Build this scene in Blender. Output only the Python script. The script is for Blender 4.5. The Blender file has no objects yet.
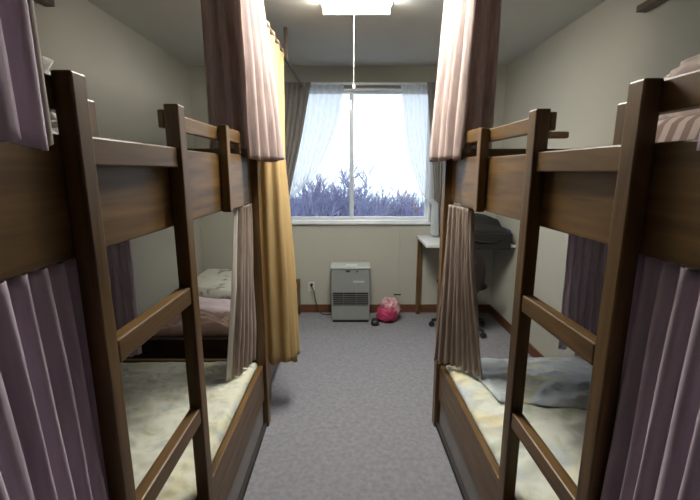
import bpy, bmesh, math, random
from mathutils import Vector, noise
R = math.radians
sc = bpy.context.scene
col = sc.collection
# ------------------------------------------------------------------ camera, world, exposure
cam_d = bpy.data.cameras.new('camera'); cam = bpy.data.objects.new('camera', cam_d); col.objects.link(cam)
cam.location = (0, 0, 1.43); cam.rotation_euler = (R(90-11.3), 0, 0)
cam_d.sensor_width = 36; cam_d.lens = 36*400/700; cam_d.clip_start = 0.01; cam_d.clip_end = 300
sc.camera = cam
sc.view_settings.view_transform = 'Standard'; sc.view_settings.look = 'None'
sc.view_settings.gamma = 1; sc.view_settings.exposure = 0.55
sc.view_settings.use_curve_mapping = False
sc.cycles.use_denoising = True
sc.cycles.max_bounces = 8; sc.cycles.diffuse_bounces = 5; sc.cycles.transparent_max_bounces = 16
sc.cycles.sample_clamp_indirect = 4.0
w = bpy.data.worlds.new('sky'); sc.world = w; w.use_nodes = True
bg = w.node_tree.nodes['Background']; bg.inputs[0].default_value = (0.80, 0.89, 1.0, 1); bg.inputs[1].default_value = 1.55
LAMP = 34.0
pl = bpy.data.lights.new('window_portal', 'AREA'); pl.shape = 'RECTANGLE'; pl.size = 1.5; pl.size_y = 1.2
pl.cycles.is_portal = True
po = bpy.data.objects.new('window_portal', pl); col.objects.link(po); po.location = (.03, 4.02, 1.53); po.rotation_euler = (R(-90), 0, 0)

# ------------------------------------------------------------------ materials
def newmat(name):
    m = bpy.data.materials.new(name); m.use_nodes = True
    nt = m.node_tree; b = nt.nodes['Principled BSDF']
    return m, nt, b
def plain(name, c, rough=.6, metal=0, var=.06, scale=8, bump=0, bscale=60, spec=None):
    m, nt, b = newmat(name)
    tc = nt.nodes.new('ShaderNodeTexCoord'); n = nt.nodes.new('ShaderNodeTexNoise')
    n.inputs['Scale'].default_value = scale; n.inputs['Detail'].default_value = 4
    nt.links.new(tc.outputs['Object'], n.inputs['Vector'])
    r = nt.nodes.new('ShaderNodeValToRGB'); r.color_ramp.elements[0].position = .3; r.color_ramp.elements[1].position = .7
    r.color_ramp.elements[0].color = tuple(max(0, x*(1-var)) for x in c)+(1,); r.color_ramp.elements[1].color = tuple(min(1, x*(1+var)) for x in c)+(1,)
    nt.links.new(n.outputs['Fac'], r.inputs[0]); nt.links.new(r.outputs[0], b.inputs['Base Color'])
    b.inputs['Roughness'].default_value = rough; b.inputs['Metallic'].default_value = metal
    if spec is not None: b.inputs['Specular IOR Level'].default_value = spec
    if bump:
        n2 = nt.nodes.new('ShaderNodeTexNoise'); n2.inputs['Scale'].default_value = bscale; n2.inputs['Detail'].default_value = 3
        nt.links.new(tc.outputs['Object'], n2.inputs['Vector'])
        bp = nt.nodes.new('ShaderNodeBump'); bp.inputs['Strength'].default_value = bump; bp.inputs['Distance'].default_value = .01
        nt.links.new(n2.outputs['Fac'], bp.inputs['Height']); nt.links.new(bp.outputs[0], b.inputs['Normal'])
    return m
def wood(name, axis, c1, c2, rough=.42):
    m, nt, b = newmat(name)
    tc = nt.nodes.new('ShaderNodeTexCoord'); mp = nt.nodes.new('ShaderNodeMapping')
    s = [22, 22, 22]; s[axis] = 1.6; mp.inputs['Scale'].default_value = s
    n = nt.nodes.new('ShaderNodeTexNoise'); n.inputs['Scale'].default_value = 1.6; n.inputs['Detail'].default_value = 6; n.inputs['Distortion'].default_value = .6
    nt.links.new(tc.outputs['Object'], mp.inputs['Vector']); nt.links.new(mp.outputs[0], n.inputs['Vector'])
    r = nt.nodes.new('ShaderNodeValToRGB'); r.color_ramp.elements[0].position = .32; r.color_ramp.elements[1].position = .70
    r.color_ramp.elements[0].color = c1+(1,); r.color_ramp.elements[1].color = c2+(1,)
    nt.links.new(n.outputs['Fac'], r.inputs[0]); nt.links.new(r.outputs[0], b.inputs['Base Color'])
    bp = nt.nodes.new('ShaderNodeBump'); bp.inputs['Strength'].default_value = .15; bp.inputs['Distance'].default_value = .003
    nt.links.new(n.outputs['Fac'], bp.inputs['Height']); nt.links.new(bp.outputs[0], b.inputs['Normal'])
    b.inputs['Roughness'].default_value = rough
    return m
W1, W2 = (.066, .034, .009), (.172, .096, .029)
wx, wy, wz = [wood('bunk_wood_'+'xyz'[a], a, W1, W2) for a in range(3)]
base_wood = wood('skirting_wood', 0, (.09, .035, .014), (.15, .06, .025), .6)
def cloth(name, c, c2=None, transl=.25, rough=.9, stripe=60):
    m, nt, b = newmat(name); out = nt.nodes['Material Output']
    tc = nt.nodes.new('ShaderNodeTexCoord'); mp = nt.nodes.new('ShaderNodeMapping'); mp.inputs['Scale'].default_value = (1, 1, .12)
    n = nt.nodes.new('ShaderNodeTexNoise'); n.inputs['Scale'].default_value = stripe; n.inputs['Detail'].default_value = 3
    nt.links.new(tc.outputs['Object'], mp.inputs['Vector']); nt.links.new(mp.outputs[0], n.inputs['Vector'])
    r = nt.nodes.new('ShaderNodeValToRGB'); r.color_ramp.elements[0].position = .35; r.color_ramp.elements[1].position = .65
    c2 = c2 or tuple(x*.85 for x in c)
    r.color_ramp.elements[0].color = c2+(1,); r.color_ramp.elements[1].color = c+(1,)
    nt.links.new(n.outputs['Fac'], r.inputs[0]); nt.links.new(r.outputs[0], b.inputs['Base Color'])
    b.inputs['Roughness'].default_value = rough; b.inputs['Specular IOR Level'].default_value = .15
    t = nt.nodes.new('ShaderNodeBsdfTranslucent'); nt.links.new(r.outputs[0], t.inputs[0])
    mx = nt.nodes.new('ShaderNodeMixShader'); mx.inputs[0].default_value = transl
    nt.links.new(b.outputs[0], mx.inputs[1]); nt.links.new(t.outputs[0], mx.inputs[2]); nt.links.new(mx.outputs[0], out.inputs[0])
    return m
mauve = cloth('mauve_curtain_cloth', (.56, .46, .43), (.42, .335, .32))
mauve_lit = cloth('lit_mauve_curtain_cloth', (.70, .60, .70), (.60, .50, .60))  # the mauve cloth with brighter, cooler light painted into its colour
taupe = cloth('taupe_curtain_cloth', (.52, .43, .37), (.38, .31, .27))
yellow = cloth('yellow_curtain_cloth', (.68, .52, .27), (.63, .47, .235), .45)
drape_m = cloth('grey_drape_cloth', (.34, .32, .30), (.26, .25, .24), .15)
def sheer_mat():
    m, nt, b = newmat('white_sheer_cloth'); out = nt.nodes['Material Output']
    b.inputs['Base Color'].default_value = (.88, .90, .90, 1); b.inputs['Roughness'].default_value = 1
    t = nt.nodes.new('ShaderNodeBsdfTranslucent'); t.inputs[0].default_value = (.88, .90, .92, 1)
    tr = nt.nodes.new('ShaderNodeBsdfTransparent')
    m1 = nt.nodes.new('ShaderNodeMixShader'); m1.inputs[0].default_value = .55
    nt.links.new(b.outputs[0], m1.inputs[1]); nt.links.new(t.outputs[0], m1.inputs[2])
    m2 = nt.nodes.new('ShaderNodeMixShader'); m2.inputs[0].default_value = .30
    nt.links.new(m1.outputs[0], m2.inputs[1]); nt.links.new(tr.outputs[0], m2.inputs[2]); nt.links.new(m2.outputs[0], out.inputs[0])
    return m
sheer_m = sheer_mat()
def glass_mat():
    m, nt, b = newmat('window_glass'); out = nt.nodes['Material Output']
    g = nt.nodes.new('ShaderNodeBsdfGlossy'); g.inputs['Roughness'].default_value = .02
    tr = nt.nodes.new('ShaderNodeBsdfTransparent'); tr.inputs[0].default_value = (.95, .98, 1, 1)
    mx = nt.nodes.new('ShaderNodeMixShader'); mx.inputs[0].default_value = .05
    nt.links.new(tr.outputs[0], mx.inputs[1]); nt.links.new(g.outputs[0], mx.inputs[2]); nt.links.new(mx.outputs[0], out.inputs[0])
    return m
glass = glass_mat()
def quilt_mat(name, base, cols, scale=5, sc2=14):
    m, nt, b = newmat(name)
    tc = nt.nodes.new('ShaderNodeTexCoord')
    prev = None
    def const(c):
        n = nt.nodes.new('ShaderNodeRGB'); n.outputs[0].default_value = c+(1,); return n.outputs[0]
    prev = const(base)
    for i, (c, s, lo, hi) in enumerate(cols):
        mp = nt.nodes.new('ShaderNodeMapping'); mp.inputs['Location'].default_value = (i*3.7+1, i*1.3, i*2.1)
        nt.links.new(tc.outputs['Object'], mp.inputs['Vector'])
        n = nt.nodes.new('ShaderNodeTexNoise'); n.inputs['Scale'].default_value = s; n.inputs['Detail'].default_value = 3; n.inputs['Distortion'].default_value = .8
        nt.links.new(mp.outputs[0], n.inputs['Vector'])
        mr = nt.nodes.new('ShaderNodeMapRange'); mr.inputs[1].default_value = lo; mr.inputs[2].default_value = hi
        nt.links.new(n.outputs['Fac'], mr.inputs[0])
        mx = nt.nodes.new('ShaderNodeMix'); mx.data_type = 'RGBA'
        nt.links.new(mr.outputs[0], mx.inputs[0]); nt.links.new(prev, mx.inputs[6]); nt.links.new(const(c), mx.inputs[7]); prev = mx.outputs[2]
    nt.links.new(prev, b.inputs['Base Color'])
    nb = nt.nodes.new('ShaderNodeTexNoise'); nb.inputs['Scale'].default_value = 8; nb.inputs['Detail'].default_value = 2; nb.inputs['Distortion'].default_value = .4
    nt.links.new(tc.outputs['Object'], nb.inputs['Vector'])
    bp = nt.nodes.new('ShaderNodeBump'); bp.inputs['Strength'].default_value = .8; bp.inputs['Distance'].default_value = .03
    nt.links.new(nb.outputs['Fac'], bp.inputs['Height']); nt.links.new(bp.outputs[0], b.inputs['Normal'])
    b.inputs['Roughness'].default_value = .95; b.inputs['Specular IOR Level'].default_value = .1
    return m
quiltL = quilt_mat('pale_floral_quilt_cloth', (.60, .61, .52), [((.62, .58, .38), 4, .48, .68), ((.42, .46, .44), 9, .54, .70), ((.46, .48, .30), 16, .58, .72)])
quiltR = quilt_mat('pale_blue_yellow_quilt_cloth', (.60, .63, .56), [((.66, .60, .38), 3.5, .48, .68), ((.46, .52, .42), 8, .54, .70), ((.44, .50, .58), 2.6, .52, .70)])
blue_quilt = quilt_mat('blue_grey_quilt_cloth', (.50, .56, .62), [((.58, .62, .60), 6, .5, .62), ((.62, .60, .40), 4, .6, .7)])
futon_m = quilt_mat('grey_green_futon_cloth', (.60, .61, .53), [((.26, .28, .25), 7, .52, .62)])
white_bed = plain('white_bedding_cloth', (.52, .52, .50), .95, var=.1, bump=.3, bscale=25)
pink_blanket = plain('pinkish_blanket_cloth', (.36, .25, .20), .95, var=.2, scale=5)
brown_blanket = plain('brown_blanket_cloth', (.26, .17, .12), .95, var=.2, scale=5)
def stripe_mat(name, a, b_, sc_):
    m, nt, b = newmat(name)
    tc = nt.nodes.new('ShaderNodeTexCoord'); wv = nt.nodes.new('ShaderNodeTexWave'); wv.inputs['Scale'].default_value = sc_; wv.bands_direction = 'Y'
    nt.links.new(tc.outputs['Object'], wv.inputs['Vector'])
    r = nt.nodes.new('ShaderNodeValToRGB'); r.color_ramp.elements[0].position = .4; r.color_ramp.elements[1].position = .6
    r.color_ramp.elements[0].color = a+(1,); r.color_ramp.elements[1].color = b_+(1,)
    nt.links.new(wv.outputs['Fac'], r.inputs[0]); nt.links.new(r.outputs[0], b.inputs['Base Color']); b.inputs['Roughness'].default_value = .95
    return m
striped = stripe_mat('striped_blanket_cloth', (.22, .15, .13), (.45, .36, .32), 9)
wall_m = plain('painted_plaster', (.43, .43, .375), .85, var=.03, scale=2, bump=.05, bscale=90)
ceil_m = plain('ceiling_board', (.52, .525, .50), .9, var=.03, scale=2)
carpet = plain('grey_carpet', (.235, .235, .262), 1.0, var=.13, scale=40, bump=.25, bscale=260, spec=.05)
panel_m = plain('grey_panel', (.25, .235, .225), .6)
dark_m = plain('dark_plinth', (.02, .018, .018), .7)
heater_m = plain('heater_casing', (.24, .26, .25), .45)
heater_top = plain('heater_top', (.42, .46, .44), .4)
black_m = plain('black_plastic', (.015, .015, .017), .5)
grille_m = plain('grille_metal', (.22, .22, .22), .4, .6)
frame_m = plain('white_window_frame', (.74, .77, .80), .4, .2)
white_m = plain('white_laminate', (.62, .63, .62), .4)
bag_m = plain('black_bag_cloth', (.013, .012, .010), .9, bump=.2)
navy_m = plain('navy_cloth', (.012, .016, .05), .8)
chair_m = plain('dark_chair_cloth', (.020, .013, .012), .9, bump=.2)
pink_m = plain('pink_plastic', (.42, .04, .11), .4)
palepink_m = plain('pale_pink_plastic', (.52, .30, .33), .5, var=.3, scale=40)
cord_m = plain('pale_cord', (.55, .55, .52), .6)
rod_m = plain('brown_rod', (.10, .07, .055), .5)
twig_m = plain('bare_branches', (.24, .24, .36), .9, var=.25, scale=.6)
red_twig_m = plain('reddish_branches', (.36, .25, .27), .9, var=.2, scale=.6)
ground_m = plain('outside_ground', (.30, .33, .34), 1, var=.3, scale=.2)
hill_m = plain('hazy_hill', (.55, .66, .70), 1, var=.2, scale=.05)  # distance haze is mixed into the hill colour
def emis(name, c, s):
    m, nt, b = newmat(name); b.inputs['Emission Color'].default_value = c+(1,); b.inputs['Emission Strength'].default_value = s
    b.inputs['Base Color'].default_value = (.8, .8, .8, 1); return m
lamp_m = emis('lamp_diffuser', (1.0, .955, .86), LAMP)

# ------------------------------------------------------------------ helpers
def wloc(o):
    v = Vector((0, 0, 0))
    while o: v += o.location; o = o.parent
    return v
def tag(o, label=None, cat=None, group=None, kind=None):
    if label: o['label'] = label
    if cat: o['category'] = cat
    if group: o['group'] = group
    if kind: o['kind'] = kind
    return o
def thing(name, loc, label, cat, group=None):
    o = bpy.data.objects.new(name, None); col.objects.link(o); o.location = loc; o.empty_display_size = .1
    return tag(o, label, cat, group)
def obj(name, bm, mat, parent=None, bevel=0, smooth=False, solid=0, subsurf=0, base=None):
    bmesh.ops.recalc_face_normals(bm, faces=bm.faces) if not solid else None
    me = bpy.data.meshes.new(name); 
    if parent: off = wloc(parent)
    elif base is not None: off = Vector(base)
    else:
        xs = [v.co for v in bm.verts]
        off = Vector(((min(v.x for v in xs)+max(v.x for v in xs))/2, (min(v.y for v in xs)+max(v.y for v in xs))/2, min(v.z for v in xs)))
    bmesh.ops.translate(bm, verts=bm.verts, vec=-off)
    bm.to_mesh(me); bm.free()
    if smooth:
        for p in me.polygons: p.use_smooth = True
    me.materials.append(mat)
    o = bpy.data.objects.new(name, me); col.objects.link(o)
    if parent: o.parent = parent
    else: o.location = off
    if solid:
        md = o.modifiers.new('thick', 'SOLIDIFY'); md.thickness = solid; md.offset = 0
    if bevel:
        md = o.modifiers.new('bevel', 'BEVEL'); md.width = bevel; md.segments = 2; md.limit_method = 'ANGLE'
    if subsurf:
        md = o.modifiers.new('sub', 'SUBSURF'); md.levels = subsurf; md.render_levels = subsurf
    return o
def box(bm, x0, x1, y0, y1, z0, z1):
    x0, x1 = sorted((x0, x1)); y0, y1 = sorted((y0, y1)); z0, z1 = sorted((z0, z1))
    v = [bm.verts.new((x, y, z)) for x in (x0, x1) for y in (y0, y1) for z in (z0, z1)]
    for f in ((0, 1, 3, 2), (4, 6, 7, 5), (0, 4, 5, 1), (2, 3, 7, 6), (0, 2, 6, 4), (1, 5, 7, 3)):
        bm.faces.new([v[i] for i in f])
def B(*boxes):
    bm = bmesh.new()
    for b in boxes: box(bm, *b)
    return bm
def tube(bm, pts, r, seg=8):
    pts = [Vector(p) for p in pts]; rings = []
    rr = r if isinstance(r, (list, tuple)) else [r]*len(pts)
    for i, p in enumerate(pts):
        d = (pts[min(i+1, len(pts)-1)]-pts[max(i-1, 0)]).normalized()
        a = d.cross(Vector((0, 0, 1))); 
        if a.length < .1: a = d.cross(Vector((1, 0, 0)))
        a.normalize(); b = d.cross(a)
        rings.append([bm.verts.new(p+(a*math.cos(2*math.pi*k/seg)+b*math.sin(2*math.pi*k/seg))*rr[i]) for k in range(seg)])
    for i in range(len(rings)-1):
        for k in range(seg):
            bm.faces.new((rings[i][k], rings[i][(k+1) % seg], rings[i+1][(k+1) % seg], rings[i+1][k]))
    bm.faces.new(rings[0][::-1]); bm.faces.new(rings[-1])
def T(pts, r, seg=8):
    bm = bmesh.new(); tube(bm, pts, r, seg); return bm
def samp(path, u):
    P = [Vector(p) for p in path]; L = [0]
    for i in range(1, len(P)): L.append(L[-1]+(P[i]-P[i-1]).length)
    s = u*L[-1]
    for i in range(1, len(P)):
        if s <= L[i] or i == len(P)-1:
            k = (s-L[i-1])/max(1e-9, L[i]-L[i-1]); return P[i-1].lerp(P[i], min(1, max(0, k)))
def curtain_bm(rows, folds, amp, seed=0, nu=None, nt_=40, keys=None, hem=.006, top_amp=.55):
    """rows: paths (lists of 3-D points) from top to bottom; folded across the path's own direction"""
    rnd = random.Random(seed); nu = nu or folds*10
    keys = keys or [i/(len(rows)-1) for i in range(len(rows))]
    ph = [rnd.uniform(-.9, .9) for _ in range(folds+2)]; am = [rnd.uniform(.6, 1.35) for _ in range(folds+2)]
    bm = bmesh.new(); G = []
    base = [[samp(r, i/nu) for i in range(nu+1)] for r in rows]
    for j in range(nt_+1):
        t = j/nt_
        k = 0
        while k < len(keys)-2 and t > keys[k+1]: k += 1
        f = (t-keys[k])/(keys[k+1]-keys[k])
        line = [base[k][i].lerp(base[k+1][i], f) for i in range(nu+1)]
        G_ = []
        for i in range(nu+1):
            u = i/nu
            a = line[max(0, i-4)]; b = line[min(nu, i+4)]
            d = Vector((b.x-a.x, b.y-a.y, 0)); d = d.normalized() if d.length > 1e-6 else Vector((1, 0, 0))
            n = Vector((-d.y, d.x, 0))
            q = u*folds; fi = int(min(folds-1, q)); fr = q-fi
            A = am[fi]*(1-fr)+am[fi+1]*fr; P = ph[fi]*(1-fr)+ph[fi+1]*fr
            g = amp*(top_amp+(1-top_amp)*min(1, t*1.6))
            wv = math.sin(2*math.pi*q+P*(.4+1.1*t)+.5*math.sin(3*t+fi))
            wv = wv*(1-.25*wv*wv)*1.25
            off = g*A*wv+g*.35*noise.noise(Vector((u*folds*2.3, t*3, seed)))
            p = line[i]+n*off
            if j == nt_: p = p+Vector((0, 0, hem*math.sin(2*math.pi*q*.5+seed)))
            G_.append(bm.verts.new(p))
        G.append(G_)
    for j in range(nt_):
        for i in range(nu):
            bm.faces.new((G[j][i], G[j][i+1], G[j+1][i+1], G[j+1][i]))
    return bm
def curtain(name, rows, folds, amp, mat, label, cat='curtain', seed=0, group=None, thick=.003, parent=None, **k):
    o = obj(name, curtain_bm(rows, folds, amp, seed, **k), mat, parent, smooth=True, solid=thick)
    if not parent: tag(o, label, cat, group)
    return o
def slab_bm(x0, x1, y0, y1, z0, z1, wr=.012, freq=5, seed=0, nx=40, ny=60, edge=.04, corners=None, ridge=0, drop=0):
    """a soft slab with rounded edges and a wrinkled top; corners: optional 4 XY points"""
    bm = bmesh.new(); top = []; bot = []
    c = corners or [(x0, y0), (x1, y0), (x1, y1), (x0, y1)]
    c = [Vector((p[0], p[1])) for p in c]; H = z1-z0
    Lx = (c[1]-c[0]).length; Ly = (c[3]-c[0]).length
    for j in range(ny+1):
        a = []; b = []
        for i in range(nx+1):
            u, v = i/nx, j/ny
            p = c[0].lerp(c[1], u).lerp(c[3].lerp(c[2], u), v)
            e = min(min(u, 1-u)*Lx, min(v, 1-v)*Ly)/edge
            e = 1 if e > 1 else math.sqrt(max(0, 1-(1-e)**2))
            q = Vector((p.x*freq, p.y*freq, seed*7.3))
            qs = Vector((p.x*freq*.8+1.5*noise.noise(q*.5), p.y*freq*1.6, seed*3.1))
            n = noise.noise(q)*.8+(1-abs(noise.noise(qs))*2.4)*.55+noise.noise(q*2.7)*.3
            zz = z0+H*(.35+.65*e)+wr*n*e+ridge*e*math.sin(v*Ly*36)*.5
            a.append(bm.verts.new((p.x, p.y, zz))); b.append(bm.verts.new((p.x, p.y, z0)))
        top.append(a); bot.append(b)
    for j in range(ny):
        for i in range(nx):
            bm.faces.new((top[j][i], top[j][i+1], top[j+1][i+1], top[j+1][i]))
            bm.faces.new((bot[j][i], bot[j+1][i], bot[j+1][i+1], bot[j][i+1]))
    for j in range(ny):
        bm.faces.new((top[j][0], top[j+1][0], bot[j+1][0], bot[j][0])); bm.faces.new((top[j][nx], bot[j][nx], bot[j+1][nx], top[j+1][nx]))
    for i in range(nx):
        bm.faces.new((top[0][i], bot[0][i], bot[0][i+1], top[0][i+1])); bm.faces.new((top[ny][i], top[ny][i+1], bot[ny][i+1], bot[ny][i]))
    return bm
def blob_bm(cx, cy, cz, rx, ry, rz, seed=0, wr=.12, freq=3, e=.6, n=36, flat=None):
    """pillow-like super-ellipsoid with creases"""
    bm = bmesh.new(); rings = []
    sg = lambda v, p: math.copysign(abs(v)**p, v)
    for j in range(1, n):
        th = -math.pi/2+math.pi*j/n; r = []
        for i in range(n*2):
            ph = math.pi*i/n
            d = Vector((sg(math.cos(th), .9)*sg(math.cos(ph), e), sg(math.cos(th), .9)*sg(math.sin(ph), e), sg(math.sin(th), .9)))
            k = 1+wr*noise.noise(d*freq+Vector((seed*5, 0, 0)))+wr*.5*(1-3*abs(noise.noise(d*freq*1.7+Vector((0, seed*3, 0)))))
            z = cz+d.z*rz*k
            if flat is not None: z = max(z, flat)
            r.append(bm.verts.new((cx+d.x*rx*k, cy+d.y*ry*k, z)))
        rings.append(r)
    m = n*2
    for j in range(len(rings)-1):
        for i in range(m): bm.faces.new((rings[j][i], rings[j][(i+1) % m], rings[j+1][(i+1) % m], rings[j+1][i]))
    bm.faces.new(rings[0][::-1]); bm.faces.new(rings[-1])
    return bm

# ------------------------------------------------------------------ the room
XL, XR, YB, YF, H = -1.47, 1.43, 3.90, -1.3, 2.36
WX0, WX1, WZ0, WZ1 = -.72, .78, .93, 2.165
def struct(name, bm, m, **k): return tag(obj(name, bm, m, **k), kind='structure')
struct('floor', B((XL-.1, XR+.1, YF-.1, YB+.12, -.08, 0)), carpet)
struct('ceiling', B((XL-.1, XR+.1, YF-.1, YB+.12, H, H+.08)), ceil_m)
struct('wall_left', B((XL-.1, XL, YF, YB, 0, H)), wall_m)
struct('wall_right', B((XR, XR+.1, YF, YB, 0, H)), wall_m)
struct('wall_front', B((XL, XR, YF-.1, YF, 0, H)), wall_m)
struct('wall_back', B((XL, WX0, YB, YB+.12, 0, H), (WX1, XR, YB, YB+.12, 0, H), (WX0, WX1, YB, YB+.12, 0, WZ0), (WX0, WX1, YB, YB+.12, WZ1, H)), wall_m)
dr = thing('added_door_1', (0, YF, 0), 'unseen brown door added behind the viewpoint to cut bounce light', 'door'); del dr['label'], dr['category']; dr['kind'] = 'structure'  # unseen dark door, added to cut light bouncing off the front wall
obj('door_leaf', B((-.45, .45, YF+.001, YF+.041, .01, 2.05)), wz, dr, bevel=.003)
obj('door_frame', B((-.53, -.455, YF+.001, YF+.06, 0, 2.13), (.455, .53, YF+.001, YF+.06, 0, 2.13), (-.455, .455, YF+.001, YF+.06, 2.055, 2.13)), wz, dr, bevel=.003)
obj('door_handle', T([(.38, YF+.042, 1.0), (.38, YF+.09, 1.0), (.28, YF+.095, 1.0)], .009), frame_m, dr, smooth=True)
struct('baseboard_back', B((XL, XR, YB-.012, YB, 0, .085)), base_wood, bevel=.003)
struct('baseboard_left', B((XL, XL+.012, YF, YB-.012, 0, .085)), wood('skirting_wood_side', 1, (.09, .035, .014), (.15, .06, .025), .6), bevel=.003)
struct('baseboard_right', B((XR-.012, XR, YF, YB-.012, 0, .085)), bpy.data.materials['skirting_wood_side'], bevel=.003)
# window
win = thing('window_1', (.03, YB, WZ0), 'white two-pane sliding window above the heater', 'window'); win['kind'] = 'structure'
f = .018
obj('window_frame', B((WX0, WX0+f, YB-.01, YB+.09, WZ0, WZ1), (WX1-f, WX1, YB-.01, YB+.09, WZ0, WZ1), (WX0+f, WX1-f, YB-.01, YB+.09, WZ1-f, WZ1), (WX0+f, WX1-f, YB-.01, YB+.09, WZ0, WZ0+f)), frame_m, win, bevel=.003)
obj('window_sill', B((WX0-.03, WX1+.03, YB-.03, YB-.011, WZ0-.02, WZ0+.003)), frame_m, win, bevel=.003)
mid = .015
for x0, x1, y in ((WX0+f, mid+.02, YB+.03), (mid-.02, WX1-f, YB+.055)):
    s = obj('sash', B((x0, x0+.025, y, y+.022, WZ0+f, WZ1-f), (x1-.025, x1, y, y+.022, WZ0+f, WZ1-f), (x0+.025, x1-.025, y, y+.022, WZ0+f, WZ0+f+.03), (x0+.025, x1-.025, y, y+.022, WZ1-f-.02, WZ1-f)), frame_m, win, bevel=.002)
    obj('pane', B((x0+.025, x1-.025, y+.009, y+.013, WZ0+f+.03, WZ1-f-.02)), glass, s)
obj('window_latch', B((mid-.012, mid+.012, YB+.012, YB+.03, 1.50, 1.55)), frame_m, win, bevel=.003)
# wall fittings
struct('trim_1', B((-.40, .50, YB-.010, YB, .885, .897), (.487, .500, YB-.010, YB, .22, .885)), wall_m, bevel=.002)
o = thing('wall_vent', (.475, YB, .19), 'small pale wall plate with a dark slot, low on the wall right of the heater', 'socket')
obj('plate', B((.43, .53, YB-.009, YB, .15, .215)), wall_m, o, bevel=.003)
obj('slot', B((.445, .515, YB-.012, YB-.009, .185, .198)), dark_m, o)
o = thing('wall_socket', (-.39, YB, .27), 'pale electric socket with a black plug on the back wall left of the heater', 'socket')
obj('plate', B((-.425, -.36, YB-.010, YB, .225, .325)), white_m, o, bevel=.004)
obj('plug', B((-.40, -.375, YB-.045, YB-.010, .285, .312)), black_m, o, bevel=.004)
o.children[1]['label'] = 'black plug'
tag(obj('power_cord', T([(-.385, YB-.045, .29), (-.36, YB-.055, .24), (-.345, YB-.06, .14), (-.32, YB-.07, .04), (-.28, YB-.08, .01), (-.2, YB-.09, .008), (-.17, YB-.06, .015)], .005), black_m, smooth=True), 'black power cord running from the socket to the heater', 'cord')

# ------------------------------------------------------------------ ceiling lamp
o = thing('ceiling_lamp', (.035, 2.15, H), 'rectangular white ceiling lamp glowing above the aisle', 'lamp')
obj('lamp_frame', B((-.165, .24, 1.65, 2.53, 2.345, H)), white_m, o, bevel=.004)
for yy in (1.655, 2.507): obj('shield_cap', B((-.155, .23, yy, yy+.01, 2.302, 2.345)), white_m, o, bevel=.002)  # caps added to hold lamp light off the back wall
obj('diffuser', B((-.148, .222, 1.67, 2.505, 2.308, 2.345)), lamp_m, o, bevel=.004)
o = thing('pull_cord', (.022, 2.45, 2.307), 'thin pale pull cord with a small knob hanging from the ceiling lamp', 'pull cord')
obj('cord', T([(.022, 2.45, 2.307), (.022, 2.45, 1.915)], .0013, 6), cord_m, o)
obj('knob', blob_bm(.022, 2.45, 1.90, .009, .009, .016, wr=0, n=8, e=1), cord_m, o, smooth=True)

# ------------------------------------------------------------------ bunk beds
def bunk(s, A, label):
    X = lambda u: s*(A+u)
    t = thing('bunk_bed', (X(.5), 1.06, 0), label, 'bunk bed', 'wooden bunk beds')
    def P(name, mat, *bx, bevel=.004, parent=t):
        return obj(name, B(*[(X(b[0]), X(b[1]))+tuple(b[2:]) for b in bx]), mat, parent, bevel=bevel)
    D = abs(XR if s > 0 else XL)-A-(.11 if s > 0 else .02)          # depth towards the wall
    for u0, y0, zt in ((0, 2.03, 1.59), (D-.05, 2.03, 1.525), (0, .02, 1.59), (D-.05, .02, 1.525)):
        P('post', wz, (u0, u0+.05, y0, y0+.055, 0, zt))
    dz = -.012 if s > 0 else 0
    n0, n1 = (.73, .772) if s > 0 else (.70, .74)      # near ladder upright
    P('upper_side_board', wy, (.033, .058, .075, 2.03, 1.275, 1.49+dz))
    P('upper_side_board', wy, (D-.045, D-.02, .075, 2.03, 1.27, 1.49))
    P('end_board', wx, (.05, D-.05, 2.045, 2.07, 1.27, 1.535))
    P('end_board', wx, (.05, D-.05, .035, .06, 1.27, 1.525))
    P('step_rail', wy, (.004, .033, n1, 1.107, 1.437+dz, 1.49+dz))
    P('lower_side_board', wy, (.018, .045, .075, 2.03, .175, .378))
    P('lower_side_board', wy, (D-.045, D-.02, .075, 2.03, .175, .378))
    P('lower_end_board', wx, (.05, D-.05, 2.045, 2.07, .175, .40))
    P('lower_end_board', wx, (.05, D-.05, .035, .06, .175, .60))
    P('under_bed_panel', panel_m, (.03, .045, .075, 2.03, .028, .175), bevel=.001)
    P('plinth', dark_m, (.012, .045, .075, 2.03, 0, .028), bevel=.001)
    P('bed_deck', wy, (.058, D-.045, .06, 2.045, 1.285, 1.305))
    P('bed_deck', wy, (.045, D-.045, .06, 2.045, .20, .22))
    # guard rails
    P('guard_rail', wy, (.034, .052, 1.11, 1.79, 1.54+dz/2, 1.588+dz/2))
    P('guard_rail', wy, (.034, .060, .075, n1+.042, 1.528, 1.585))
    if s > 0: P('peg', wood('pale_stick_wood', 0, (.24, .13, .06), (.40, .26, .14)), (.034, .10, 1.128, 1.15, 1.515, 1.5335))['label'] = 'short pale wooden peg behind the far ladder upright'
    P('guard_batten', wz, (.034, .060, n1+.042, n1+.078, 1.49+dz, 1.562))
    P('guard_post', wz, (.0, .033, 1.545, 1.585, 1.27, 1.595+dz))
    P('guard_plate', wy, (.008, .033, 1.585, 1.775, 1.275, 1.495+dz), (.008, .033, 1.745, 1.775, 1.50, 1.54), (.008, .033, 1.585, 1.775, 1.54, 1.59))
    # ladder
    lad = P('ladder', wz, (-.002, .033, n0, n1, 0, 1.592+dz/2), (-.006, .033, 1.107, 1.154, 0, 1.602+dz))
    for z in ((1.10, .715, .33) if s < 0 else (1.077, .70, .32)):
        r_ = P('rung', wy, (-.002, .031, n1, 1.107, z-.05, z), parent=lad)
    return t
AL, AR = .46, .475
bunk(-1, AL, 'wooden bunk bed with ladder along the left wall')
bunk(1, AR, 'wooden bunk bed with ladder along the right wall')
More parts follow.
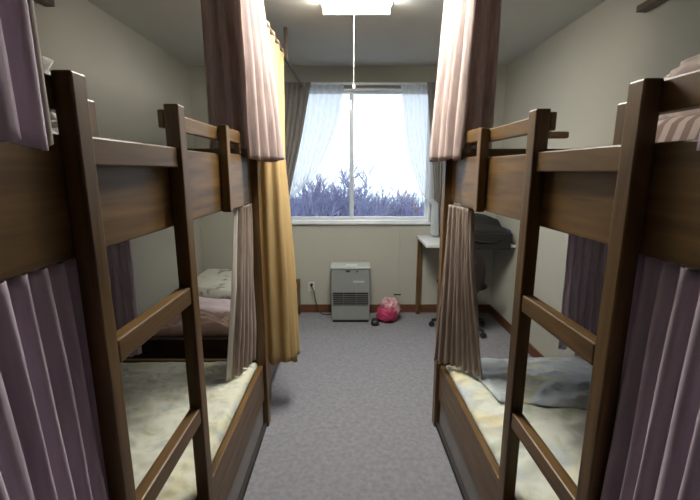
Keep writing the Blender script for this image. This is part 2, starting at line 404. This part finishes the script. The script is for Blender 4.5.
# ------------------------------------------------------------------ bedding
def tagm(o, l, c, g=None): return tag(o, l, c, g)
tagm(obj('mattress', slab_bm(-1.40, -.515, .09, 2.03, .222, .36, .003, 3, 1, 20, 40, .03), white_bed, smooth=True), 'white mattress under the pale floral quilt of the lower left bunk', 'mattress')
tagm(obj('mattress', slab_bm(.53, 1.37, .09, 2.03, .222, .36, .003, 3, 2, 20, 40, .03), white_bed, smooth=True), 'white mattress under the rumpled quilt of the lower right bunk', 'mattress')
tagm(obj('quilt', slab_bm(-1.41, -.507, .10, 2.025, .370, .408, .015, 8, 3, 120, 220, .04), quiltL, smooth=True), 'pale cream floral quilt with olive and grey marks on the lower left bunk', 'quilt')
tagm(obj('quilt', slab_bm(.522, 1.36, .10, 2.02, .368, .40, .017, 8, 4, 120, 220, .04), quiltR, smooth=True), 'rumpled pale quilt with yellow and green patches on the lower right bunk', 'quilt')
tagm(obj('blanket', slab_bm(0, 0, 0, 0, .412, .426, .019, 10, 5, 130, 110, .04, corners=[(.66, 1.62), (1.34, 1.48), (1.345, 2.03), (.60, 2.02)]), blue_quilt, smooth=True), 'blue-grey blanket folded across the foot end of the lower right bunk', 'blanket')
tagm(obj('mattress', slab_bm(-1.40, -.53, .09, 2.02, 1.307, 1.44, .003, 3, 1, 20, 40, .03), white_bed, smooth=True), 'white mattress on the upper left bunk', 'mattress')
tagm(obj('mattress', slab_bm(.545, 1.37, .09, 2.02, 1.307, 1.44, .003, 3, 2, 20, 40, .03), white_bed, smooth=True), 'white mattress on the upper right bunk', 'mattress')
tagm(obj('bedding_heap', blob_bm(-.79, .72, 1.555, .20, .22, .13, 3, .25, 3.2, .7, 40, 1.445), white_bed, smooth=True), 'crumpled white bedding heaped on the upper left bunk behind the near post', 'bedding')
tagm(obj('striped_blanket', slab_bm(.59, .98, .30, .90, 1.445, 1.535, .01, 5, 8, 30, 50, .04), striped, smooth=True), 'brown striped blanket folded on the upper right bunk behind the guard rail', 'blanket')
tagm(obj('pillow', blob_bm(.83, .86, 1.59, .14, .20, .105, 5, .16, 2.5, .6, 36, 1.47), plain('dull_pink_cloth', (.40, .33, .30), .95, var=.25, scale=12), smooth=True), 'pale pinkish pillow beside the striped blanket on the upper right bunk', 'pillow')

# ------------------------------------------------------------------ bunk curtains
def C(name, rows, folds, amp, mat, label, seed, group=None, **k): return curtain(name, rows, folds, amp, mat, label, 'curtain', seed, group, **k)
Z = lambda pts, z: [(x, y, z) for x, y in pts]
C('bunk_curtain', [Z([(-.72, 2.12), (-.47, 2.13), (-.425, 2.08), (-.435, 1.98), (-.45, 1.78)], 2.34), Z([(-.72, 2.12), (-.42, 2.13), (-.355, 2.06), (-.38, 1.93), (-.435, 1.77)], 1.475)], 9, .020, mauve, 'mauve curtain hanging from the ceiling at the foot of the upper left bunk', 11)
C('bunk_curtain', [Z([(.73, 2.12), (.49, 2.13), (.46, 2.08), (.46, 1.98), (.50, 1.76)], 2.34), Z([(.73, 2.12), (.45, 2.13), (.405, 2.06), (.425, 1.95), (.46, 1.74)], 1.475)], 8, .020, mauve, 'mauve curtain hanging from the ceiling at the foot of the upper right bunk', 12)
C('bunk_curtain', [Z([(-.515, 1.84), (-.50, 1.93), (-.505, 2.02)], 1.268), Z([(-.53, 1.80), (-.52, 1.90), (-.515, 2.02)], .90), Z([(-.58, 1.80), (-.56, 1.88), (-.525, 2.02)], .424)], 5, .022, taupe, 'gathered taupe curtain at the foot of the lower left bunk, aisle side', 13)
C('bunk_curtain', [Z([(.49, 1.99), (.515, 1.90), (.53, 1.74)], 1.262), Z([(.48, 1.99), (.53, 1.91), (.56, 1.76)], .95), Z([(.45, 1.98), (.54, 1.93), (.65, 1.80)], .43)], 8, .019, taupe, 'full taupe curtain bunched at the foot of the lower right bunk, aisle side', 14)
C('bunk_curtain', [Z([(-1.38, 2.01), (-1.12, 2.01)], 1.268), Z([(-1.38, 2.01), (-1.13, 2.01)], .45)], 6, .016, mauve_lit, 'mauve curtain at the foot of the lower left bunk against the wall', 15)
C('bunk_curtain', [Z([(1.12, 2.01), (1.37, 2.01)], 1.268), Z([(1.13, 2.01), (1.37, 2.01)], .48)], 6, .016, mauve_lit, 'mauve curtain at the foot of the lower right bunk against the wall', 16)
C('bunk_curtain', [Z([(-.452, .12), (-.450, .40), (-.452, .60)], 2.34), Z([(-.435, .12), (-.44, .40), (-.445, .595)], 1.463)], 8, .013, mauve_lit, 'mauve curtain hanging over the near end of the upper left bunk', 17)
C('bunk_curtain', [Z([(.482, .12), (.48, .40), (.478, .57)], 2.34), Z([(.462, .12), (.465, .40), (.467, .61)], 1.463)], 8, .013, mauve_lit, 'mauve curtain hanging over the near end of the upper right bunk', 18)
C('bunk_curtain', [Z([(-.504, .10), (-.502, .40), (-.504, .72)], 1.273), Z([(-.47, .10), (-.465, .40), (-.50, .72)], .85), Z([(-.41, .10), (-.42, .40), (-.495, .72)], .35)], 15, .017, mauve_lit, 'mauve curtain hanging across the near half of the lower left bunk', 19)
C('bunk_curtain', [Z([(.519, .10), (.517, .40), (.519, .75)], 1.273), Z([(.485, .10), (.48, .40), (.515, .75)], .85), Z([(.43, .10), (.44, .40), (.51, .75)], .35)], 15, .017, mauve_lit, 'mauve curtain hanging across the near half of the lower right bunk', 20)
cu = [o for o in col.objects if o.name.startswith('bunk_curtain') and 'near end of the upper left' in o['label']][0]
e_ = curtain('lining_edge', [Z([(-.452, .603), (-.452, .628)], 2.34), Z([(-.445, .598), (-.446, .622)], 1.463)], 1, .002, cloth('pale_lining_cloth', (.70, .66, .60), (.6, .57, .52)), '', seed=5, parent=cu, nu=8)
e_['label'] = 'pale lining edge'
cu = [o for o in col.objects if o.name.startswith('bunk_curtain') and 'foot of the lower left bunk, aisle' in o['label']][0]
e_ = curtain('lining_edge', [Z([(-.525, 1.815), (-.515, 1.84)], 1.268), Z([(-.545, 1.775), (-.53, 1.80)], .90), Z([(-.60, 1.775), (-.58, 1.80)], .424)], 1, .002, bpy.data.materials['pale_lining_cloth'], '', seed=6, parent=cu, nu=8)
e_['label'] = 'pale lining edge'
# rails at the ceiling
for s, A, l in ((-1, AL, 'left'), (1, AR, 'right')):
    tag(obj('curtain_rail', B((s*(A-.06), s*(A-.04), .05, 2.14, 2.335, H-.001)), rod_m, bevel=.002), 'slim ceiling curtain rail above the %s bunk' % l, 'curtain rail')
    xw = XR if s > 0 else XL
    tag(obj('wall_rail', B((xw-s*.001, xw-s*.05, .3, 2.12, 2.175 if s > 0 else 2.20, 2.205 if s > 0 else 2.23)), rod_m, bevel=.003), 'dark wooden rail fixed high on the %s wall above the bunk' % l, 'wall rail')

# ------------------------------------------------------------------ yellow curtain on its rod
rod = thing('curtain_rod', (-.43, 3.0, 2.16), 'thin brown curtain rod running from the left bunk to the window wall', 'curtain rod')
obj('rod', T([(-.43, 2.02+.12, 2.165), (-.43, YB, 2.165)], .011), rod_m, rod, smooth=True)
obj('rod_bracket', B((-.442, -.418, 2.885, 2.91, 2.15, H)), rod_m, rod, bevel=.003)
C('divider_curtain', [Z([(-.43, 2.17), (-.43, 2.40), (-.43, 2.80)], 2.185), Z([(-.47, 2.18), (-.43, 2.30), (-.41, 2.62)], 2.0), Z([(-.50, 2.18), (-.40, 2.20), (-.385, 2.40)], 1.5), Z([(-.50, 2.18), (-.36, 2.19), (-.335, 2.34)], .85), Z([(-.50, 2.18), (-.33, 2.19), (-.315, 2.30)], .315)], 4, .014, yellow, 'long yellow curtain gathered beside the foot of the left bunk', 21, keys=[0, .1, .38, .7, 1], nt_=50, hem=.008)

# ------------------------------------------------------------------ window curtains
tag(obj('window_curtain_rail', B((-.86, .90, YB-.075, YB-.045, 2.185, 2.205)), frame_m, bevel=.003), 'pale curtain rail above the window', 'curtain rail')
yd, ys = 3.80, 3.84
C('drape', [Z([(-.84, yd), (-.35, yd)], 2.20), Z([(-.84, yd), (-.44, yd)], 1.75), Z([(-.86, yd), (-.56, yd)], 1.25), Z([(-.84, yd), (-.64, yd)], .90)], 9, .018, drape_m, 'grey-brown drape drawn back on the left side of the window', 31)
C('drape', [Z([(.69, yd), (.86, yd)], 2.20), Z([(.76, yd), (.90, yd)], 1.55), Z([(.80, yd), (.89, yd)], 1.17), Z([(.80, yd), (.92, yd)], .84)], 5, .016, drape_m, 'grey-brown drape drawn back on the right side of the window', 32)
C('sheer_curtain', [Z([(-.60, ys), (-.05, ys)], 2.195), Z([(-.61, ys), (-.12, ys)], 1.83), Z([(-.62, ys), (-.21, ys)], 1.62), [(-.63, ys, 1.22), (-.48, ys, 1.28), (-.34, ys, 1.37)], [(-.64, ys, 1.13), (-.60, ys, 1.13), (-.56, ys, 1.16)]], 9, .022, sheer_m, 'white sheer curtain swept to the left side of the window', 33, keys=[0, .32, .52, .78, 1], hem=0, thick=0)
C('sheer_curtain', [Z([(.46, ys), (.78, ys)], 2.195), Z([(.50, ys), (.79, ys)], 1.83), Z([(.565, ys), (.80, ys)], 1.5), [(.68, ys, 1.20), (.75, ys, 1.18), (.80, ys, 1.16)], [(.765, ys-.095, 1.12), (.80, ys-.095, 1.12), (.825, ys-.095, 1.12)], [(.76, ys-.095, .84), (.80, ys-.095, .82), (.84, ys-.095, .83)]], 7, .020, sheer_m, 'white sheer curtain tied back right of the window, its tail over the desk', 34, keys=[0, .25, .5, .7, .77, 1], nt_=60, hem=0, thick=0)

# ------------------------------------------------------------------ heater
hx0, hx1, hy0, hy1 = -.175, .185, 3.62, 3.82
o = thing('heater', (.005, 3.72, 0), 'grey box-shaped room heater standing under the window', 'heater')
bm = B((hx0, hx1, hy0+.012, hy1, .025, .525), (hx0, hx1, hy0, hy0+.012, .025, .165), (hx0, hx1, hy0, hy0+.012, .295, .525), (hx0, hx0+.014, hy0, hy0+.012, .165, .295), (hx1-.014, hx1, hy0, hy0+.012, .165, .295))
obj('casing', bm, heater_m, o, bevel=.003)
obj('top_plate', B((hx0-.008, hx1+.008, hy0-.012, hy1+.004, .525, .548)), heater_top, o, bevel=.006)
obj('control_panel', B((-.04, .07, hy0+.02, hy0+.09, .548, .556)), white_m, o, bevel=.002)
obj('grille_recess', B((hx0+.014, hx1-.014, hy0+.008, hy0+.0118, .165, .295)), black_m, o)
obj('grille_slats', B(*[(hx0+.014, hx1-.014, hy0-.003, hy0+.008, .172+i*.02, .178+i*.02) for i in range(6)], *[(x-.003, x+.003, hy0-.001, hy0+.006, .165, .295) for x in (-.06, .06)]), grille_m, o)
obj('display_window', B((-.04, .0, hy0-.003, hy0, .495, .512)), black_m, o, bevel=.001)
obj('button', B((.06, .075, hy0-.003, hy0, .495, .508)), black_m, o, bevel=.001)
obj('name_plate', B((.03, .135, hy0-.002, hy0, .395, .412)), heater_top, o)
obj('foot_base', B((hx0+.01, hx1-.01, hy0+.004, hy1-.01, 0, .025)), black_m, o, bevel=.002)
# pink bag
bag = thing('plastic_bag', (.37, 3.66, 0), 'pink plastic bag with a pale crinkled top on the floor right of the heater', 'bag')
obj('bag_body', blob_bm(.355, 3.66, .075, .095, .08, .078, 4, .18, 2.6, .8, 28, 0), pink_m, bag, smooth=True)
obj('bag_top', blob_bm(.385, 3.68, .125, .085, .06, .085, 9, .35, 3.5, .8, 30), palepink_m, bag, smooth=True)
tag(obj('small_pouch', blob_bm(.235, 3.56, .03, .035, .05, .03, 2, .2, 2.5, .7, 16, 0), black_m, smooth=True), 'small black pouch on the floor between the heater and the pink bag', 'pouch')

# ------------------------------------------------------------------ desk corner
d = thing('desk', (1.04, 3.65, 0), 'white-topped desk in the back right corner', 'desk')
obj('desk_top', B((.655, XR-.005, 3.37, YB-.002, .775, .80)), white_m, d, bevel=.004)
obj('desk_leg', B((.665, .705, 3.84, YB-.014, 0, .775)), wz, d, bevel=.003)
bm = bmesh.new()
prof = [(3.39, .805), (3.385, .93), (3.52, .965), (3.62, 1.03), (3.84, 1.035), (3.86, .805)]
rings = [[bm.verts.new((x, y+(0 if k else 0), .803+(z-.803)*h)) for k, (y, z) in enumerate(prof)] for x, h in ((.93, .55), (.98, .95), (1.15, 1), (1.28, .92), (1.355, .80))]
for a, b in zip(rings, rings[1:]):
    for i in range(6): bm.faces.new((a[i], a[(i+1) % 6], b[(i+1) % 6], b[i]))
bm.faces.new(rings[0]); bm.faces.new(rings[-1][::-1])
lb = thing('travel_bag', (1.15, 3.6, .801), 'black travel bag lying on the desk in the back right corner', 'bag')
obj('bag_body', bm, bag_m, lb, bevel=.015)
obj('end_pocket', B((1.356, 1.395, 3.41, 3.74, .803, .925)), navy_m, lb, bevel=.015)
obj('flap', B((.985, 1.37, 3.345, 3.368, .765, .905)), bag_m, lb, bevel=.006)
obj('strap', T([(1.0, 3.345, .86), (1.1, 3.336, .83), (1.22, 3.336, .83), (1.30, 3.345, .86)], .006, 6), bag_m, lb, smooth=True)
# office chair, back towards the camera
ch = thing('office_chair', (1.0, 3.25, 0), 'dark office chair with a rounded back, pushed up to the desk', 'chair')
obj('backrest', blob_bm(.955, 3.08, .585, .17, .035, .225, 1, .02, 2, .75, 28), chair_m, ch, smooth=True)
obj('seat', blob_bm(1.0, 3.32, .43, .21, .21, .035, 1, .02, 2, .7, 28), chair_m, ch, smooth=True)
bm = T([(.95, 3.115, .55), (.96, 3.15, .42), (.98, 3.20, .388), (1.0, 3.30, .388)], .016); obj('back_support', bm, black_m, ch, smooth=True)
obj('gas_column', T([(1.0, 3.30, .10), (1.0, 3.30, .40)], .022, 12), black_m, ch, smooth=True)
for k in range(5):
    a = R(72*k+20); ex, ey = 1.0+.25*math.cos(a), 3.30+.25*math.sin(a)
    lg = obj('leg', T([(1.0, 3.30, .105), (1.0+.13*math.cos(a), 3.30+.13*math.sin(a), .09), (ex, ey, .065)], [.022, .018, .014], 8), black_m, ch, smooth=True)
    obj('caster', T([(ex-.014*math.sin(a), ey+.014*math.cos(a), .026), (ex+.014*math.sin(a), ey-.014*math.cos(a), .026)], .026, 14), black_m, lg, bevel=.003)

ch.location.y += .15
# ------------------------------------------------------------------ spare bed, back left
sb = thing('low_bed', (-.97, 3.05, 0), 'low wooden bed in the back left corner behind the yellow curtain', 'bed')
x0, x1, y0, y1 = XL+.02, -.50, 2.27, 3.88
obj('side_rail', B((x1-.025, x1, y0+.05, y1-.03, .12, .30)), wy, sb, bevel=.004)
obj('side_rail', B((x0, x0+.025, y0+.05, y1-.03, .12, .30)), wy, sb, bevel=.004)
obj('end_panel', B((x0+.05, x1-.05, y0+.01, y0+.035, .10, .42)), wood('shaded_panel_wood', 0, (.03, .015, .008), (.055, .028, .014)), sb, bevel=.004)  # near end's wood is darkened for the shade it stands in
obj('end_panel', B((x0+.05, x1-.05, y1-.035, y1-.01, .10, .36)), wx, sb, bevel=.004)
for xx in (x0, x1-.05):
    for yy in (y0, y1-.05): obj('leg', B((xx, xx+.05, yy, yy+.05, 0, .42 if yy == y0 else .36)), wz, sb, bevel=.004)
obj('bed_base', B((x0+.025, x1-.025, y0+.035, y1-.035, .25, .28)), wx, sb)
tagm(obj('mattress', slab_bm(x0+.03, x1-.028, y0+.04, y1-.04, .282, .40, .003, 3, 6, 30, 40, .03), white_bed, smooth=True), 'white mattress on the low bed in the back left corner', 'mattress')
tagm(obj('folded_futon', slab_bm(0, 0, 0, 0, .405, .49, .003, 5, 7, 40, 50, .025, corners=[(-1.40, 3.18), (-.78, 2.98), (-.70, 3.74), (-1.40, 3.80)]), futon_m, smooth=True), 'grey-green folded futon on the low bed near the back wall', 'futon')
tagm(obj('folded_blanket', slab_bm(0, 0, 0, 0, .405, .445, .012, 6, 8, 40, 30, .04, corners=[(-1.38, 2.80), (-.68, 2.66), (-.66, 2.92), (-1.38, 3.10)]), plain('pale_pink_cloth', (.64, .54, .58), .95, var=.12), smooth=True), 'pale pink blanket folded on the low bed in front of the futon', 'blanket')
tagm(obj('folded_blanket', slab_bm(0, 0, 0, 0, .405, .455, .035, 9, 9, 50, 40, .04, corners=[(-1.38, 2.34), (-.60, 2.34), (-.62, 2.62), (-1.38, 2.74)]), pink_blanket, smooth=True), 'crumpled brownish pink blanket at the near end of the low bed', 'blanket')

# ------------------------------------------------------------------ outside the window
struct('ground_outside', B((-60, 60, 5, 90, -6.2, -6.0)), ground_m)
bm = bmesh.new()
for k in range(1):
    n = 60; up = []; dn = []; bk = []
    for i in range(n+1):
        x = -60+120*i/n; z = -3.6+1.3*noise.noise(Vector((x*.05, 2, 0)))+.02*x
        up.append(bm.verts.new((x, 75, z))); dn.append(bm.verts.new((x, 62, -6.0))); bk.append(bm.verts.new((x, 88, -6.0)))
    for i in range(n):
        bm.faces.new((dn[i], dn[i+1], up[i+1], up[i])); bm.faces.new((up[i], up[i+1], bk[i+1], bk[i]))
struct('hills', bm, hill_m, smooth=True)
def tree(x, y, top, spread, seed, mat, label, n1=20, depth=5):
    rnd = random.Random(seed); bm = bmesh.new()
    t = thing('bare_tree', (x, y, -6), label, 'tree', 'bare trees outside the window')
    z0 = top-2.6
    obj('trunk', T([(x, y, -6), (x+.1, y, -4), (x, y, z0)], [.16, .13, .08], 8), mat, t, smooth=True)
    def grow(p, d, L, r, k):
        if k == 0 or L < .06: return
        m = p+d*L*.5+Vector((rnd.uniform(-1, 1), rnd.uniform(-1, 1), rnd.uniform(-.5, .8)))*L*.08
        e = p+d*L+Vector((rnd.uniform(-1, 1), rnd.uniform(-1, 1), rnd.uniform(0, 1)))*L*.12
        tube(bm, [p, m, e], [r, r*.8, r*.6], 3)
        for q in range(rnd.choice((3, 4, 4))):
            nd = (d+Vector((rnd.gauss(0, .55), rnd.gauss(0, .5), rnd.gauss(.12, .35)))).normalized()
            grow(p.lerp(e, rnd.uniform(.35, 1)), nd, L*rnd.uniform(.58, .82), max(.0075, r*.62), k-1)
    for q in range(n1):
        a = 2*math.pi*q/n1+rnd.uniform(-.3, .3); el = rnd.uniform(.5, 1.3)
        d0 = Vector((math.cos(a)*math.cos(el)*spread, math.sin(a)*math.cos(el)*spread, math.sin(el))).normalized()
        grow(Vector((x, y, z0+rnd.uniform(-.5, .1))), d0, rnd.uniform(.8, 1.05)*.95, .035, depth)
    obj('branches', bm, mat, t)
tree(-1.0, 8.4, 1.9, 1.2, 1, twig_m, 'bare bluish tree outside at the left end of the window')
tree(-.1, 7.9, 1.7, 1.3, 2, twig_m, 'bare bluish tree outside just left of the window mullion')
tree(-.5, 10.6, 2.05, 1.3, 3, twig_m, 'taller bare tree standing behind the nearest trees outside')
tree(.75, 8.4, 1.5, 1.3, 4, twig_m, 'bare tree outside just right of the window mullion')
tree(1.75, 9.2, 1.35, 1.4, 5, twig_m, 'low bare tree outside at the right end of the window')
tree(1.3, 12.5, 1.55, 1.2, 6, red_twig_m, 'rounded reddish bare tree further off outside')
# the right bunk and all that lies or hangs on it stand slightly askew to the wall
ang = R(1.45); piv = Vector((AR, 2.06, 0))
for o in [o for o in col.objects if o.parent is None and o.get('label') and ('right bunk' in o['label'] or 'right wall' in o['label'] and o.name.startswith('bunk') or 'upper right' in o['label'] or 'lower right' in o['label'])]:
    if o.name.startswith('wall_rail'): continue
    d = o.location-piv
    o.location = piv+Vector((d.x*math.cos(ang)-d.y*math.sin(ang), d.x*math.sin(ang)+d.y*math.cos(ang), d.z))
    o.rotation_euler.z = ang
